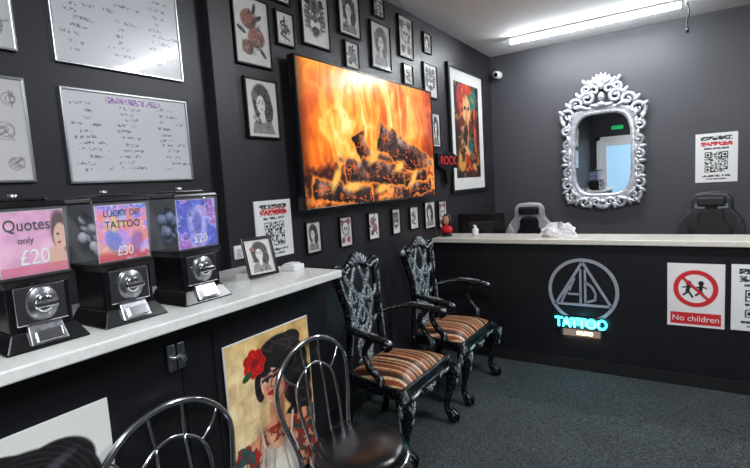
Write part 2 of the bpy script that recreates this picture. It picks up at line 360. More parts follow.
def qr(seed,hdr=(.8,.15,.15)):
    rs=np.random.RandomState(seed);g=rs.rand(25,25)>.5
    for (a,b) in ((0,0),(0,18),(18,18)):
        g[a:a+7,b:b+7]=True;g[a+1:a+6,b+1:b+6]=False;g[a+2:a+5,b+2:b+5]=True
    def f(U,V):
        k=Cv(U,V,(.93,.93,.93));x0,x1,y0,y1=.22,.78,.2,.62
        ix=np.clip(((U-x0)/(x1-x0)*25).astype(int),0,24);iy=np.clip(((V-y0)/(y1-y0)*25).astype(int),0,24)
        ins=(U>x0)&(U<x1)&(V>y0)&(V<y1);k.put((ins&g[ix,iy]).astype(float),(.06,.06,.07))
        n=vn(U*26,V*60,seed)
        for (a,b,c,d,cl) in ((.12,.88,.86,.94,(.15,.15,.2)),(.12,.88,.74,.83,hdr),(.2,.8,.67,.71,(.3,.3,.3)),(.15,.85,.11,.15,(.2,.2,.2)),(.25,.75,.05,.08,(.3,.3,.3))):
            k.put(((U>a)&(U<b)&(V>c)&(V<d)&(n>.35)).astype(float),cl)
        return k.c
    return f
def board(seed,title=None,rows=11):
    rs=np.random.RandomState(seed);cols=[(.32,.36,.48)]*3+[(.36,.36,.42)]*2
    W=[(rs.uniform(.3,.95),rs.uniform(0,.1)) for _ in range(rows*3)];cc=[cols[rs.randint(5)] for _ in W]
    def f(U,V):
        k=Cv(U,V,(.85,.85,.87));n=vn(U*110,V*rows*7,seed);n2=vn(U*25,V*rows,seed+2)
        for r in range(rows):
            yc=.86-.8*r/rows+.012*np.sin(U*9+r)
            for c in range(3):
                l,o=W[r*3+c];a=.03+c*.33+o;b=a+.26*l
                k.put(((abs(V-yc)<.016)&(U>a)&(U<b)&(n>.54)&(n2>.25)).astype(float),cc[r*3+c],.65)
        if title: k.put(((abs(V-.93)<.035)&(U>.3)&(U<.78)&(n>.45)).astype(float),title,.8)
        return k.c
    return f
SK=(.84,.60,.47)
def pinup(U,V):
    h=1.43;k=Cv(U,V,(.86,.74,.50),h);n=fbm(U*14,V*14*h,4);n2=fbm(U*26,V*30,8);n3=fbm(U*5,V*7,14)
    k.el(.05,.85,.4,.5,(.92,.84,.66),soft=.8);k.put(np.clip((n3-.5)*3,0,1),(.70,.50,.27),.5);k.put(np.clip((n-.58)*3,0,1),(.62,.42,.2),.3)
    hair=(.05,.035,.045);hl=(.26,.20,.23)
    for a in ((.60,1.22,.26,.15),(.70,1.06,.26,.22),(.80,.86,.19,.22),(.84,.66,.15,.17),(.44,1.16,.15,.14),(.74,1.28,.14,.09),(.72,.56,.11,.10),(.34,.98,.06,.14)): k.el(*a,hair)
    k.put(((np.sin(k.x*34+np.sin(k.y*9+1)*7)>.86)&(k.c.sum(-1)<.3)).astype(float),hl,.8)
    for a in ((.84,.70,.07,.07),(.78,.9,.08,.08),(.72,.57,.045,.045),(.62,1.25,.13,.06)): k.ring(*a,.009,hl)
    k.poly([(.02,0),(.08,.28),(.16,.48),(.30,.59),(.46,.64),(.64,.60),(.86,.50),(.98,.3),(1,0)],SK)
    k.el(.2,.36,.15,.18,SK,-.3);k.el(.86,.38,.15,.2,SK,.3);k.el(.48,.42,.16,.14,(.93,.74,.61),0,.8,.8);k.el(.14,.40,.08,.12,(.93,.74,.61),0,.8,.7)
    for (a,b,c,d_) in ((.16,.48,.04,.1),(.96,.45,.99,.1),(.30,.52,.24,.30),(.74,.48,.78,.28)): k.ln(a,b,c,d_,.012,(.55,.34,.26),.7)
    k.ln(.53,.86,.52,.60,.085,(.68,.45,.36));k.ln(.49,.84,.47,.60,.045,SK)
    k.ln(.40,.53,.62,.53,.008,(.6,.4,.3),.7)
    F_=(.95,.77,.66)
    k.el(.50,.98,.15,.19,F_,.12,.05);k.el(.475,.875,.088,.085,F_);k.el(.62,.95,.055,.15,(.72,.48,.38),.12,.9,.75);k.el(.52,.835,.07,.025,(.70,.46,.37),0,.9,.7)
    k.el(.58,1.145,.2,.075,hair,-.3);k.el(.40,1.13,.085,.09,hair,.6);k.el(.67,1.0,.05,.16,hair,.05)
    for ex in (.425,.555):
        k.el(ex,1.025,.055,.028,(.50,.30,.34),0,.9,.8);k.el(ex,1.0,.046,.019,(.92,.92,.92));k.el(ex+.003,1.0,.021,.021,(.08,.07,.1));k.ln(ex-.052,1.008,ex+.055,1.024,.011,(.04,.03,.04));k.ln(ex-.055,1.058,ex+.055,1.072,.010,hair)
    k.ln(.485,1.0,.468,.93,.008,(.70,.46,.38));k.el(.478,.925,.028,.010,(.55,.32,.27));k.el(.475,.878,.056,.024,(.74,.05,.08));k.ln(.425,.878,.525,.88,.004,(.3,.02,.05));k.el(.42,.93,.045,.035,(.90,.50,.44),0,1,.6)
    k.ring(.665,.88,.018,.025,.006,(.8,.15,.15))
    for i in range(7):
        a=i*.9;k.el(.30+.065*math.cos(a),1.2+.065*math.sin(a),.066,.054,(.80-.07*(i%2),.08,.06),a);k.ring(.30+.055*math.cos(a),1.2+.055*math.sin(a),.05,.04,.006,(.45,.03,.03),a)
    k.el(.30,1.2,.038,.038,(.5,.04,.04));k.el(.21,1.11,.06,.03,(.12,.28,.12),.5)
    k.poly([(.22,0),(.25,.22),(.34,.42),(.45,.34),(.56,.34),(.67,.42),(.75,.22),(.78,0)],(.93,.91,.88));k.ln(.34,.42,.31,.6,.013,(.9,.88,.85));k.ln(.67,.42,.71,.6,.013,(.9,.88,.85))
    for (a,b,c,d_) in ((.45,.34,.40,.05),(.56,.34,.62,.05),(.34,.40,.32,.15)): k.ln(a,b,c,d_,.012,(.62,.58,.56),.8)
    k.el(.39,.33,.08,.09,(.72,.69,.68),0,.9,.5);k.el(.62,.33,.08,.09,(.72,.69,.68),0,.9,.5)
    sk=(k.c[...,0]>.55)&(k.c[...,0]-k.c[...,2]>.22)&(k.y<.60)
    t=(((k.x>.70)&(k.y<.57))|((k.x<.30)&(k.y<.54))|((k.y>.42)&(k.y<.57)&(k.x>.3)&(n2>.46)))&(n>.43)&sk
    k.put(t.astype(float),(.16,.20,.24),.9);k.put((t&(n2>.53)).astype(float),(.70,.14,.10),.85);k.put((t&(n2<.40)).astype(float),(.12,.38,.32),.8)
    # painterly tonal variation and colour temperature shifts of the brushwork
    b1=fbm(U*7+n3*2,V*10,51,4);b2=fbm(U*40,V*14,57,3)
    k.c=k.c*(.74+.40*b1+.14*b2)[...,None]*np.stack([1.03+0*U,.97+.05*b1,.90+.12*b1],-1)
    return k.c
def pinup_b(U,V):
    h=1.43;k=Cv(U,V,(.90,.90,.89),h);hair=(.05,.045,.05)
    for a in ((.47,1.10,.36,.22),(.68,1.14,.22,.17),(.24,1.0,.2,.25),(.8,.90,.14,.3),(.36,1.24,.2,.11)): k.el(*a,hair)
    q=k.c.sum(-1)<.3
    k.put((np.sin(k.d(.48,.92,.34,.34)*60+fbm(U*6,V*6,3)*8)>.72)&q,(.22,.21,.24),.7)
    k.el(.36,1.2,.16,.035,(.40,.39,.43),-.35,1,.7);k.el(.66,1.16,.14,.03,(.34,.33,.37),.4,1,.7)
    k.poly([(.1,0),(.2,.3),(.42,.45),(.62,.45),(.85,.3),(.95,0)],SK);k.ln(.52,.7,.52,.4,.09,SK)
    k.el(.5,.78,.17,.22,(.92,.78,.7),0,.05);k.el(.5,1.0,.24,.07,hair,.1)
    for ex in (.43,.57): k.el(ex,.80,.035,.018,hair);k.ln(ex-.04,.85,ex+.04,.85,.008,hair)
    k.el(.5,.66,.045,.02,(.7,.08,.1));k.poly([(.2,0),(.3,.2),(.5,.12),(.7,.2),(.8,0)],(.15,.15,.17))
    return k.c
def artfn(U,V):
    h=1.32;k=Cv(U,V,(.90,.90,.89),h);ins=(U>.13)&(U<.87)&(V>.1)&(V<.9);base=k.c.copy()
    k.c[:]=(.10,.07,.07);n=fbm(U*9,V*11,21);n2=fbm(U*16,V*18,31)
    k.el(.5,.62,.34,.52,(.40,.13,.09),soft=.5)
    k.el(.47,.98,.2,.2,(.80,.42,.2));k.el(.66,1.04,.14,.13,(.12,.42,.38));k.el(.30,1.02,.1,.16,(.7,.14,.1));k.el(.5,1.14,.16,.07,(.75,.2,.12))
    k.el(.48,.90,.115,.16,(.88,.68,.48));k.el(.43,.92,.032,.022,(.05,.05,.05));k.el(.54,.92,.032,.022,(.05,.05,.05));k.el(.485,.80,.045,.018,(.6,.05,.05));k.ln(.485,.92,.48,.85,.008,(.5,.3,.2))
    k.ln(.48,.78,.46,.55,.06,(.8,.55,.35));k.el(.40,.52,.15,.2,(.82,.52,.32),.3);k.el(.62,.46,.13,.22,(.10,.36,.36),-.3);k.el(.5,.3,.24,.1,(.72,.18,.1));k.el(.30,.32,.1,.12,(.82,.6,.25));k.ln(.3,.6,.7,.25,.035,(.85,.62,.4));k.ln(.72,.9,.74,.3,.03,(.8,.3,.12))
    k.put(np.clip((n-.54)*8,0,1),(.06,.04,.05),.85);k.put(((n2>.64)).astype(float),(.9,.6,.25),.6)
    return np.where(ins[...,None],k.c,base)
def nochild(U,V):
    h=1.35;k=Cv(U,V,(.93,.92,.92),h);R=(.82,.14,.17)
    cx,cy=.5,.82;d=np.hypot(k.x-cx,k.y-cy)
    for (a,b,s) in ((.38,.84,1),(.6,.84,-1)):
        k.el(a,b+.1,.05,.05,(.1,.1,.1));k.ln(a,b+.04,a-.02,b-.08,.035,(.1,.1,.1));k.ln(a,b-.08,a+.07,b-.2,.02,(.1,.1,.1));k.ln(a,b-.08,a-.09,b-.16,.02,(.1,.1,.1))
        k.ln(a,b+.03,a+.09,b+.0,.014,(.1,.1,.1));k.ln(a,b+.03,a-.1,b+.0,.014,(.1,.1,.1))
    k.ln(cx-.24,cy+.24,cx+.24,cy-.24,.028,R);k.put((.045-np.abs(d-.35))/.01+.5,R)
    k.put(((k.y<.3)&(k.y>.05)&(U>.05)&(U<.95)).astype(float),R)
    return k.c
def card(kind):
    def f(U,V):
        n=fbm(U*5,V*5,kind*7,4);n2=fbm(U*9,V*9,kind*7+3,4);sm=fbm(U*3+n*3,V*3+n2*2,kind+61,5)
        if kind==0:
            k=Cv(U,V,(0,0,0));k.c=ramp(n,[(0,(.78,.55,.72)),(.5,(.93,.68,.82)),(1,(.98,.87,.93))])
            k.el(.95,.62,.16,.36,(.3,.17,.18),.1,.3);k.el(.93,.56,.11,.22,(.90,.72,.64),0,.15);k.el(.89,.60,.025,.02,(.1,.1,.1));k.el(.90,.46,.035,.02,(.7,.1,.15));k.el(.85,.22,.16,.2,(.88,.7,.62),0,.3)
            k.put((V<.14).astype(float),(.85,.32,.45),.6)
        elif kind==1:
            k=Cv(U,V,(0,0,0));k.c=ramp(sm,[(.25,(.25,.5,.85)),(.40,(.62,.55,.95)),(.5,(.95,.66,.90)),(.62,(.98,.55,.55)),(.8,(.98,.85,.65))])
            k.put(np.clip((.2-V)/.1,0,1),(.80,.16,.24),.8);k.put(np.clip((n2-.58)*8,0,1),(.97,.95,1),.6)
            k.el(.3,.35,.14,.2,(.25,.45,.80),.3,.5,.6);k.el(.75,.3,.12,.2,(.50,.25,.70),-.3,.5,.6)
        else:
            k=Cv(U,V,(0,0,0));k.c=ramp(sm,[(.25,(.18,.25,.75)),(.42,(.48,.50,.95)),(.52,(.80,.75,.98)),(.65,(.65,.30,.75)),(.8,(.95,.9,1))])
            k.el(.5,.52,.25,.34,(.82,.82,.98),0,.5,.7);k.el(.5,.5,.12,.25,(.35,.35,.80),0,.5,.8);k.put(np.clip((n2-.64)*8,0,1),(.2,.15,.5),.5)
        return k.c
    return f
R90=math.pi/2
# ---------------------------------------------------------------- room
WX,BY,CZ,FY,RX=-2.0,5.8,3.05,-1.6,2.6
box('floor',WX-.1,RX+.1,FY-.1,BY+.1,-.1,0,M['carpet'])
box('ceiling',WX-.1,RX+.1,FY-.1,BY+.1,CZ,CZ+.1,M['ceil'])
box('wall_left',WX-.1,WX,FY-.1,BY+.1,0,CZ,M['wall_left'])
box('wall_back',WX,RX,BY,BY+.1,0,CZ,M['wall_back'])
box('wall_right',RX,RX+.1,FY-.1,BY+.1,0,CZ,M['wall_back'])
box('wall_front',WX,RX,FY-.1,FY,0,CZ,M['wall_left'])
box('trim_1',WX,WX+.055,1.60,1.73,0,CZ,M['wall_left'],bevel=.004)
box('trim_2',WX,WX+.03,1.73,1.765,0,CZ,M['wall_left'],bevel=.004)
box('baseboard_left',WX,WX+.015,1.77,3.94,0,.12,M['blackm'],bevel=.003)
box('baseboard_back',WX,RX,BY-.015,BY,0,.12,M['blackm'],bevel=.003)
box('baseboard_right',RX-.015,RX,FY,BY,0,.12,M['blackm'],bevel=.003)
d=group('door_1',(-1.36,FY,0))
box('door_frame_l',-.52,-.44,0,.06,0,2.42,M['white'],d);box('door_frame_r',.44,.52,0,.06,0,2.42,M['white'],d);box('door_frame_t',-.52,.52,0,.06,2.34,2.42,M['white'],d)
box('door_stile_l',-.44,-.30,0,.045,0,2.34,M['white'],d);box('door_stile_r',.30,.44,0,.045,0,2.34,M['white'],d);box('door_rail_t',-.3,.3,0,.045,2.2,2.34,M['white'],d)
box('door_rail_b',-.3,.3,0,.045,0,.9,M['white'],d);box('glass',-.3,.3,.01,.02,.9,2.2,M['pane'],d);cyl('handle',.015,.12,(.37,.08,1.05),M['chrome'],d,'X')
e=group('exit_sign',(-1.42,FY,2.58));box('sign',-.13,.13,0,.03,0,.09,M['green'],e,bevel=.004)
# ---------------------------------------------------------------- fluorescent ceiling lights
def fluo(x,y,power,rz=0):
    g=group('fluorescent_ceiling_light',(x,y,CZ),rz)
    box('batten',-.77,.77,-.03,.03,-.025,0,M['white'],g,bevel=.004)
    cyl('tube',.014,1.5,(0,0,-.055),M['tube'],g,'X',n=14)
    for s in(-1,1): box('holder',s*.765-.012,s*.765+.012,-.022,.022,-.078,-.025,M['white'],g)
    l=bpy.data.lights.new('lamp','AREA');l.shape='RECTANGLE';l.size=1.5;l.size_y=.06;l.energy=power;l.color=(.95,.98,1)
    o=bpy.data.objects.new('lamp',l);COL.objects.link(o);o.parent=g;o.location=(0,0,-.085)
    return g
fluo(-.8,5.17,20);fluo(.55,2.95,52);fluo(.3,-.1,68)
# ---------------------------------------------------------------- pictures on the left wall
def pic(name,y0,y1,z0,z1,fn,fw=.012,fm='frame',res=64,depth=.02,m='picglass',wallx=WX,mat_=None):
    g=group(name,(wallx+.001,(y0+y1)/2,(z0+z1)/2),R90);w,h=y1-y0,z1-z0
    rim('frame',w,h,fw,-depth,0,M[fm],g,.002);box('backing',-w/2+fw,w/2-fw,-.006,0,-h/2+fw,h/2-fw,M['blackm'],g)
    paint('print',w-2*fw,h-2*fw,fn,M[m],g,y=-.008,nx=res,ny=int(res*h/w));return g
def sheet(name,y0,y1,z0,z1,fn,m='paper',res=60,wallx=WX):
    g=group(name,(wallx+.001,(y0+y1)/2,(z0+z1)/2),R90);w,h=y1-y0,z1-z0
    box('card',-w/2,w/2,-.004,0,-h/2,h/2,M['white'],g);paint('print',w-.004,h-.004,fn,M[m],g,y=-.006,nx=res,ny=int(res*h/w));return g
pics=[(1.79,2.06,2.29,2.66,(.66,.30,.22),2),(1.83,2.08,1.90,2.23,None,0),(2.11,2.27,2.45,2.65,None,4),(2.08,2.25,2.69,2.87,None,2),(2.34,2.62,2.50,2.85,None,3),
(2.73,2.99,2.65,2.96,None,0),(2.78,2.95,2.43,2.62,None,2),(3.12,3.41,2.49,2.84,None,0),(3.18,3.34,2.88,3.03,None,1),(3.55,3.80,2.65,2.99,None,1),(3.60,3.77,2.43,2.605,None,4),
(4.0,4.16,2.765,2.945,None,0),(3.97,4.25,2.37,2.68,None,3),(4.09,4.27,1.92,2.24,None,0)]
for i,(a,b,c,dd,t,kd) in enumerate(pics): pic('picture_frame',a,b,c,dd,sketch(40+i,t,(dd-c)/(b-a),kind=kd),fw=.010)
tn=[(.35,.35,.4),(.85,.35,.4),(.8,.4,.45),(.8,.15,.15),(.7,.5,.5)]
for i,(a,b,c,dd) in enumerate([(2.23,2.38,1.194,1.40),(2.575,2.727,1.185,1.40),(2.93,3.085,1.19,1.398),(3.274,3.41,1.19,1.402),(3.57,3.73,1.197,1.396),(3.85,4.07,1.17,1.42),(4.14,4.33,1.15,1.41)]):
    pic('picture_frame',a,b,c,dd,sketch(90+i,tn[i%5],(dd-c)/(b-a)),fw=.008)
s=sheet('review_poster',1.83,2.12,1.22,1.552,qr(5));text('heading','REVIEWS',.045,(0,-.008,.105),M['txtr'],s,sx=1.1)
pic('painting',4.48,5.47,1.46,2.77,artfn,fw=.035,res=120,depth=.03)
for (a,b,c,dd,sd,tt) in ((.91,1.46,2.14,2.56,1,(.5,.5,.6)),(.91,1.46,1.68,2.05,2,(.55,.3,.65))):
    pic('whiteboard',a,b,c,dd,board(sd,tt),fw=.009,fm='alu',res=190,m='gloss',depth=.014)
for (a,b,c,dd,sd) in ((.25,.795,1.69,2.06,3),(.25,.79,2.15,2.56,4)):
    pic('poster_frame',a,b,c,dd,flash(sd+20),fw=.009,fm='alu',res=120,m='gloss',depth=.014)
# tv
g=group('television',(WX,3.05,1.932),R90)
box('wall_bracket',-.3,.3,-.03,0,-.2,.2,M['blackm'],g)
box('casing',-.895,.895,-.085,-.03,-.463,.463,M['black'],g,bevel=.008);rim('bezel',1.79,.926,.013,-.092,-.08,M['black'],g)
paint('screen',1.765,.90,fire,M['screen'],g,y=-.087,nx=340,ny=175)
# guitar-shaped sign beside tv
g=group('guitar_wall_sign',(-1.995,4.33,1.79),R90)
extr('plaque',[(-.22,-.05),(-.24,.07),(-.1,.06),(-.03,.1),(.03,.06),(.1,.09),(.24,.05),(.22,-.07),(.1,-.06),(.06,-.12),(.05,-.22),(-.04,-.22),(-.05,-.1)],-.045,-.02,M['black'],g,bevel=.004)
text('letters','ROCK',.115,(0,-.052,0),M['redneon'],g,sx=1.15);box('bracket',-.02,.02,-.02,0,-.05,.05,M['blackm'],g)
g=group('wall_socket',(WX+.056,1.665,1.30),R90);box('plate',-.045,.045,-.012,0,-.035,.035,M['white'],g,bevel=.003);box('plug',-.03,.005,-.045,-.012,-.02,.02,M['whitel'],g,bevel=.004)
# ---------------------------------------------------------------- cabinet with worktop
ST=1.224
c=group('sideboard_cabinet',(0,0,0))
box('carcass',WX+.057,-1.43,-.6,1.66,.06,ST-.035,M['cab'],c,bevel=.003);box('plinth',WX+.057,-1.5,-.6,1.64,0,.06,M['blackm'],c)
box('worktop',WX+.057,-1.33,-.62,1.72,ST-.035,ST,M['top'],c,bevel=.005)
for y in (.30,.93,1.06): box('door_gap',-1.432,-1.427,y-.003,y+.003,.08,ST-.05,M['black'],c)
box('top_rail',-1.43,-1.424,-.6,1.66,ST-.10,ST-.035,M['cab'],c,bevel=.002)
l=group('latch',(-1.424,.905,1.075),R90);l.parent=c
box('hasp_plate',-.03,.0,-.006,0,-.045,.045,M['steel'],l,bevel=.002);box('keeper',.006,.034,-.006,0,-.045,.045,M['steel'],l,bevel=.002);cyl('bolt',.007,.055,(.003,-.010,0),M['chrome'],l,'X');cyl('pin',.009,.02,(.02,-.014,-.01),M['chrome'],l,'Y')
for nm,a,b,z0,z1,fn in (('pinup_poster',1.09,1.555,.38,1.045,pinup),('pinup_portrait_poster',.205,.672,.37,1.034,pinup_b)):
    g=group(nm,(-1.423,(a+b)/2,(z0+z1)/2),R90);w,h=b-a,z1-z0
    box('board',-w/2,w/2,-.006,0,-h/2,h/2,M['white'],g,bevel=.001);paint('print',w-.008,h-.008,fn,M['paper'],g,y=-.0075,nx=180,ny=257)
# ---------------------------------------------------------------- capsule vending machines
def vend(y,kind):
    g=group('sticker_vending_machine',(-1.556,y,ST),R90);g.scale=(.84,.86,1)
    frustum('base',(-.125,.125,-.14,.12),(-.095,.095,-.105,.1),0,.05,M['black'],g,bevel=.006)
    box('body',-.093,.093,-.10,.10,.045,.175,M['black'],g,bevel=.008)
    frustum('collar',(-.093,.093,-.10,.10),(-.108,.108,-.112,.11),.165,.19,M['black'],g,bevel=.004)
    box('front_plate',-.075,.075,-.108,-.098,.062,.168,M['chrome'],g,bevel=.008,seg=3)
    lathe('coin_ring',[(.0,0),(.046,0),(.048,.006),(.043,.012),(.0,.012)],M['steel'],g,loc=(0,-.106,.118),rot=(R90,0,0))
    lathe('knob_boss',[(0,0),(.028,0),(.027,.012),(.02,.018),(0,.018)],M['chrome'],g,loc=(0,-.117,.118),rot=(R90,0,0))
    box('knob_handle',-.034,.034,-.152,-.132,.110,.126,M['chrome'],g,bevel=.006,seg=3)
    box('coin_slot',-.014,.014,-.113,-.107,.152,.160,M['blackm'],g)
    frustum('chute',(-.055,.055,-.142,-.09),(-.05,.05,-.112,-.09),.012,.062,M['steel'],g,bevel=.004)
    box('chute_flap',-.036,.036,-.145,-.118,.014,.046,M['chrome'],g,bevel=.003,rot=(-.5,0,0))
    frustum('hopper',(-.100,.100,-.104,.10),(-.108,.108,-.112,.108),.19,.375,M['plastic'],g,bevel=.004)
    frustum('lid',(-.112,.112,-.116,.112),(-.104,.104,-.108,.104),.375,.393,M['black'],g,bevel=.006)
    box('lid_raise',-.07,.07,-.07,.07,.392,.402,M['black'],g,bevel=.008)
    cyl('lock',.013,.014,(0,0,.408),M['chrome'],g)
    rs=random.Random(kind);V,F=merge([ellip((rs.uniform(-.07,.07),rs.uniform(-.05,.08),.205+.016+rs.uniform(0,.11)),(.019,.019,.019),n=8) for _ in range(46)])
    mobj('capsules',V,F,mat('capsule_plastic',[(.75,.55,.65),(.75,.75,.8),(.5,.55,.7)][kind],.25),g,True)
    p=group('display_card',(0,-.1015,.282),0,.042);p.parent=g
    box('card_back',-.096,.096,0,.002,-.086,.086,M['white'],p);paint('card_print',.19,.17,card(kind),M['picglass'],p,y=-.0015,nx=80,ny=72)
    if kind==0:
        text('line_1','Quotes',.043,(-.012,-.0035,.048),M['txtd'],p,ext=.0004);text('line_2','£20',.058,(.0,-.0035,-.04),M['txtw'],p,ext=.0004);text('line_3','only',.026,(-.02,-.0035,.008),M['txtd'],p,ext=.0004)
    elif kind==1:
        text('line_1','LUCKY DIP',.028,(0,-.0035,.06),M['txtd'],p,ext=.0004);text('line_2','TATTOO',.032,(0,-.0035,.025),M['txtd'],p,ext=.0004);text('line_3','£30',.042,(0,-.0035,-.058),M['txtw'],p,ext=.0004)
    else:
        text('line_3','£20',.045,(.01,-.0035,-.055),M['txtw'],p,ext=.0004)
vend(.558,0);vend(.805,1);vend(1.075,2)
g=group('photo_frame',(-1.60,1.475,ST+.0),R90-.25);h_=group('leaf',(0,0,.092),0,.0);h_.parent=g;h_.rotation_euler=(-.3,0,0)
rim('frame',.15,.18,.013,-.012,0,M['black'],h_);paint('print',.126,.156,sketch(7,(.6,.4,.4),1.2,kind=0),M['picglass'],h_,y=-.004,nx=50,ny=60);box('backing',-.065,.065,-.003,0,-.08,.08,M['blackm'],h_)
box('strut',-.02,.02,.0,.006,-.0,.12,M['blackm'],g,rot=(.45,0,0)).location=(0,.045,.07)
g=group('card_box',(-1.72,1.60,ST));box('box',-.05,.05,-.04,.04,0,.035,M['white'],g,bevel=.003);box('lid',-.052,.052,-.042,.042,.035,.05,M['whitel'],g,bevel=.003)
g=group('paper_dispenser',(-1.58,1.655,ST),R90);box('box',-.035,.035,-.05,.03,0,.028,M['white'],g,bevel=.004);box('leaflets',-.03,.03,-.03,.02,.028,.034,M['whitel'],g)
# ---------------------------------------------------------------- carved armchairs
def armchair(y):
    g=group('carved_armchair',(-1.575,y,0),R90);A=M['aged'];B=M['agedlite'];bk=[]
    def slab(nm,fw,bw,y0,y1,z0,z1,m,bev):
        V=[(-fw,y0,z0),(fw,y0,z0),(bw,y1,z0),(-bw,y1,z0),(-fw,y0,z1),(fw,y0,z1),(bw,y1,z1),(-bw,y1,z1)]
        F=[(0,3,2,1),(4,5,6,7),(0,1,5,4),(1,2,6,5),(2,3,7,6),(3,0,4,7)];return mobj(nm,V,F,m,g,bevel=bev,seg=4)
    slab('seat_rail',.325,.235,-.27,.19,.385,.455,A,.012)
    V=[];F=[];N=16
    for j in range(N+1):
        for i in range(N+1):
            u=i/N*2-1;v=j/N*2-1;hw=.31+(.215-.31)*(v+1)/2
            V.append((u*hw,v*.215-.04,.45+.055*(1-abs(u)**5)*(1-abs(v)**5)+.012*(1-u*u)*(1-v*v)))
    for j in range(N):
        for i in range(N): F.append((j*(N+1)+i,j*(N+1)+i+1,(j+1)*(N+1)+i+1,(j+1)*(N+1)+i))
    mobj('seat_cushion',V,F,M['stripe'],g,True)
    extr('front_apron',[(-.31,.40),(.31,.40),(.29,.36),(.18,.375),(.1,.345),(0,.325),(-.1,.345),(-.18,.375),(-.29,.36)],-.278,-.255,A,g,bevel=.005)
    sp=[]
    for s in(-1,1):
        sp.append(([(s*.285,-.24,.44),(s*.31,-.275,.37),(s*.305,-.275,.27),(s*.285,-.25,.16),(s*.28,-.245,.09),(s*.29,-.27,.045)],[.04,.052,.036,.022,.02,.03]))
    tubes('front_legs',sp,A,g,n=12)
    parts=[]
    for s in(-1,1):
        parts.append(ellip((s*.29,-.28,.035),(.036,.036,.035)))
        for a in(-.9,0,.9): parts.append(sweep([(s*.29+.02*math.sin(a),-.265-.01*math.cos(a),.085),(s*.29+.038*math.sin(a),-.28-.036*math.cos(a),.05),(s*.29+.034*math.sin(a),-.28-.034*math.cos(a),.01)],[.012,.011,.007]))
    mobj('claw_feet',*merge(parts),A,g,True)
    parts=[]
    for s in(-1,1):
        for a in(-.5,0,.5): parts.append(ellip((s*.31+.028*math.sin(a),-.318,.355+.0*a),(.01,.012,.045),a))
        parts+=[ellip((s*.305,-.31,.29),(.012,.012,.03)),sweep([(s*.25,-.282,.39),(s*.2,-.284,.385),(s*.15,-.284,.395),(s*.12,-.284,.375)],[.008,.009,.008,.005])]
        parts+=[ellip((s*.352,-.27,.355),(.012,.02,.045)),sweep([(s*.333,-.25,.30),(s*.315,-.24,.22),(s*.305,-.24,.15)],[.008,.007,.004])]
    parts+=[ellip((0,-.282,.355),(.03,.01,.022)),ellip((-.04,-.282,.365),(.018,.008,.012),.5),ellip((.04,-.282,.365),(.018,.008,.012),-.5)]
    mobj('knee_carving',*merge(parts),B,g,True)
    tubes('rear_legs',[([(s*.22,.17,.44),(s*.22,.18,.25),(s*.23,.20,.1),(s*.235,.225,0)],[.028,.026,.024,.026]) for s in(-1,1)],A,g,n=8)
    bk.append(tubes('back_stiles',[([(s*.235,.245,.40),(s*.205,.262,.58),(s*.205,.285,.76),(s*.25,.315,.95),(s*.272,.33,1.04),(s*.30,.335,1.085)],[.027,.025,.022,.026,.028,.018]) for s in(-1,1)],A,g,n=8))
    bk.append(tubes('crest_rail',[([(-.315,.335,1.075),(-.26,.335,1.10),(-.17,.335,1.075),(-.08,.335,1.11),(0,.335,1.145),(.08,.335,1.11),(.17,.335,1.075),(.26,.335,1.10),(.315,.335,1.075)],[.015,.03,.027,.033,.04,.033,.027,.03,.015])],A,g,n=10,flat=(1,.7)))
    sp=[]
    for s in(-1,1):
        sp+=[([(s*.05,.262,.47),(s*.085,.27,.56),(s*.03,.283,.66),(s*.11,.295,.76),(s*.15,.308,.88),(s*.09,.322,.98),(s*.03,.33,1.08)],[.016,.014,.013,.014,.016,.014,.014]),
             ([(s*.02,.265,.47),(s*.04,.275,.60),(s*.10,.287,.68),(s*.05,.298,.78),(s*.0,.305,.84),(s*.06,.315,.92),(s*.15,.325,1.0),(s*.16,.332,1.07)],[.014]*8),
             ([(s*.155,.306,.86),(s*.20,.305,.88),(s*.225,.31,.93)],[.012,.012,.012]),
             ([(s*.105,.296,.74),(s*.16,.292,.70),(s*.2,.283,.74)],[.011,.012,.012]),
             ([(s*.07,.32,.96),(s*.12,.315,.93),(s*.11,.31,.86),(s*.06,.31,.87),(s*.07,.312,.91)],[.01,.012,.012,.01,.008])]
    sp.append(([(0,.268,.52),(.028,.275,.6),(0,.285,.69),(-.028,.275,.6)],[.011]*4,dict(cyc=True,flat=(1,.7))))
    sp.append(([(0,.292,.72),(.035,.30,.80),(0,.312,.90),(-.035,.30,.80)],[.012]*4,dict(cyc=True,flat=(1,.7))))
    bk.append(tubes('pierced_splat',sp,B,g,flat=(1.15,.8)))
    parts=[ellip((0,.318,1.135),(.035,.02,.035)),ellip((0,.262,.475),(.1,.018,.025))]
    for i in range(-3,4): parts.append(ellip((.03*i,.312,1.11+.03*math.cos(i*.5)),(.012,.015,.035),i*.35))
    for s in(-1,1):
        parts+=[ellip((s*.30,.33,1.075),(.028,.022,.028)),ellip((s*.13,.322,1.0),(.014,.014,.03),s*.6),ellip((s*.11,.30,.8),(.013,.014,.03),-s*.4),
            sweep([(s*.27,.305,1.09),(s*.22,.308,1.085),(s*.17,.312,1.065),(s*.12,.312,1.085)],[.006,.01,.009,.006]),sweep([(s*.262,.30,1.03),(s*.245,.288,.95),(s*.222,.272,.87)],[.008,.008,.004]),sweep([(s*.207,.262,.80),(s*.203,.245,.68),(s*.215,.238,.55)],[.006,.007,.004])]
    bk.append(mobj('carvings',*merge(parts),B,g,True))
    for o in bk:
        for v in o.data.vertices:
            t=max(0,min(1,(v.co.z-.5)/.35));v.co.y-=.075+.03*t;v.co.x*=(.93-.13*t)
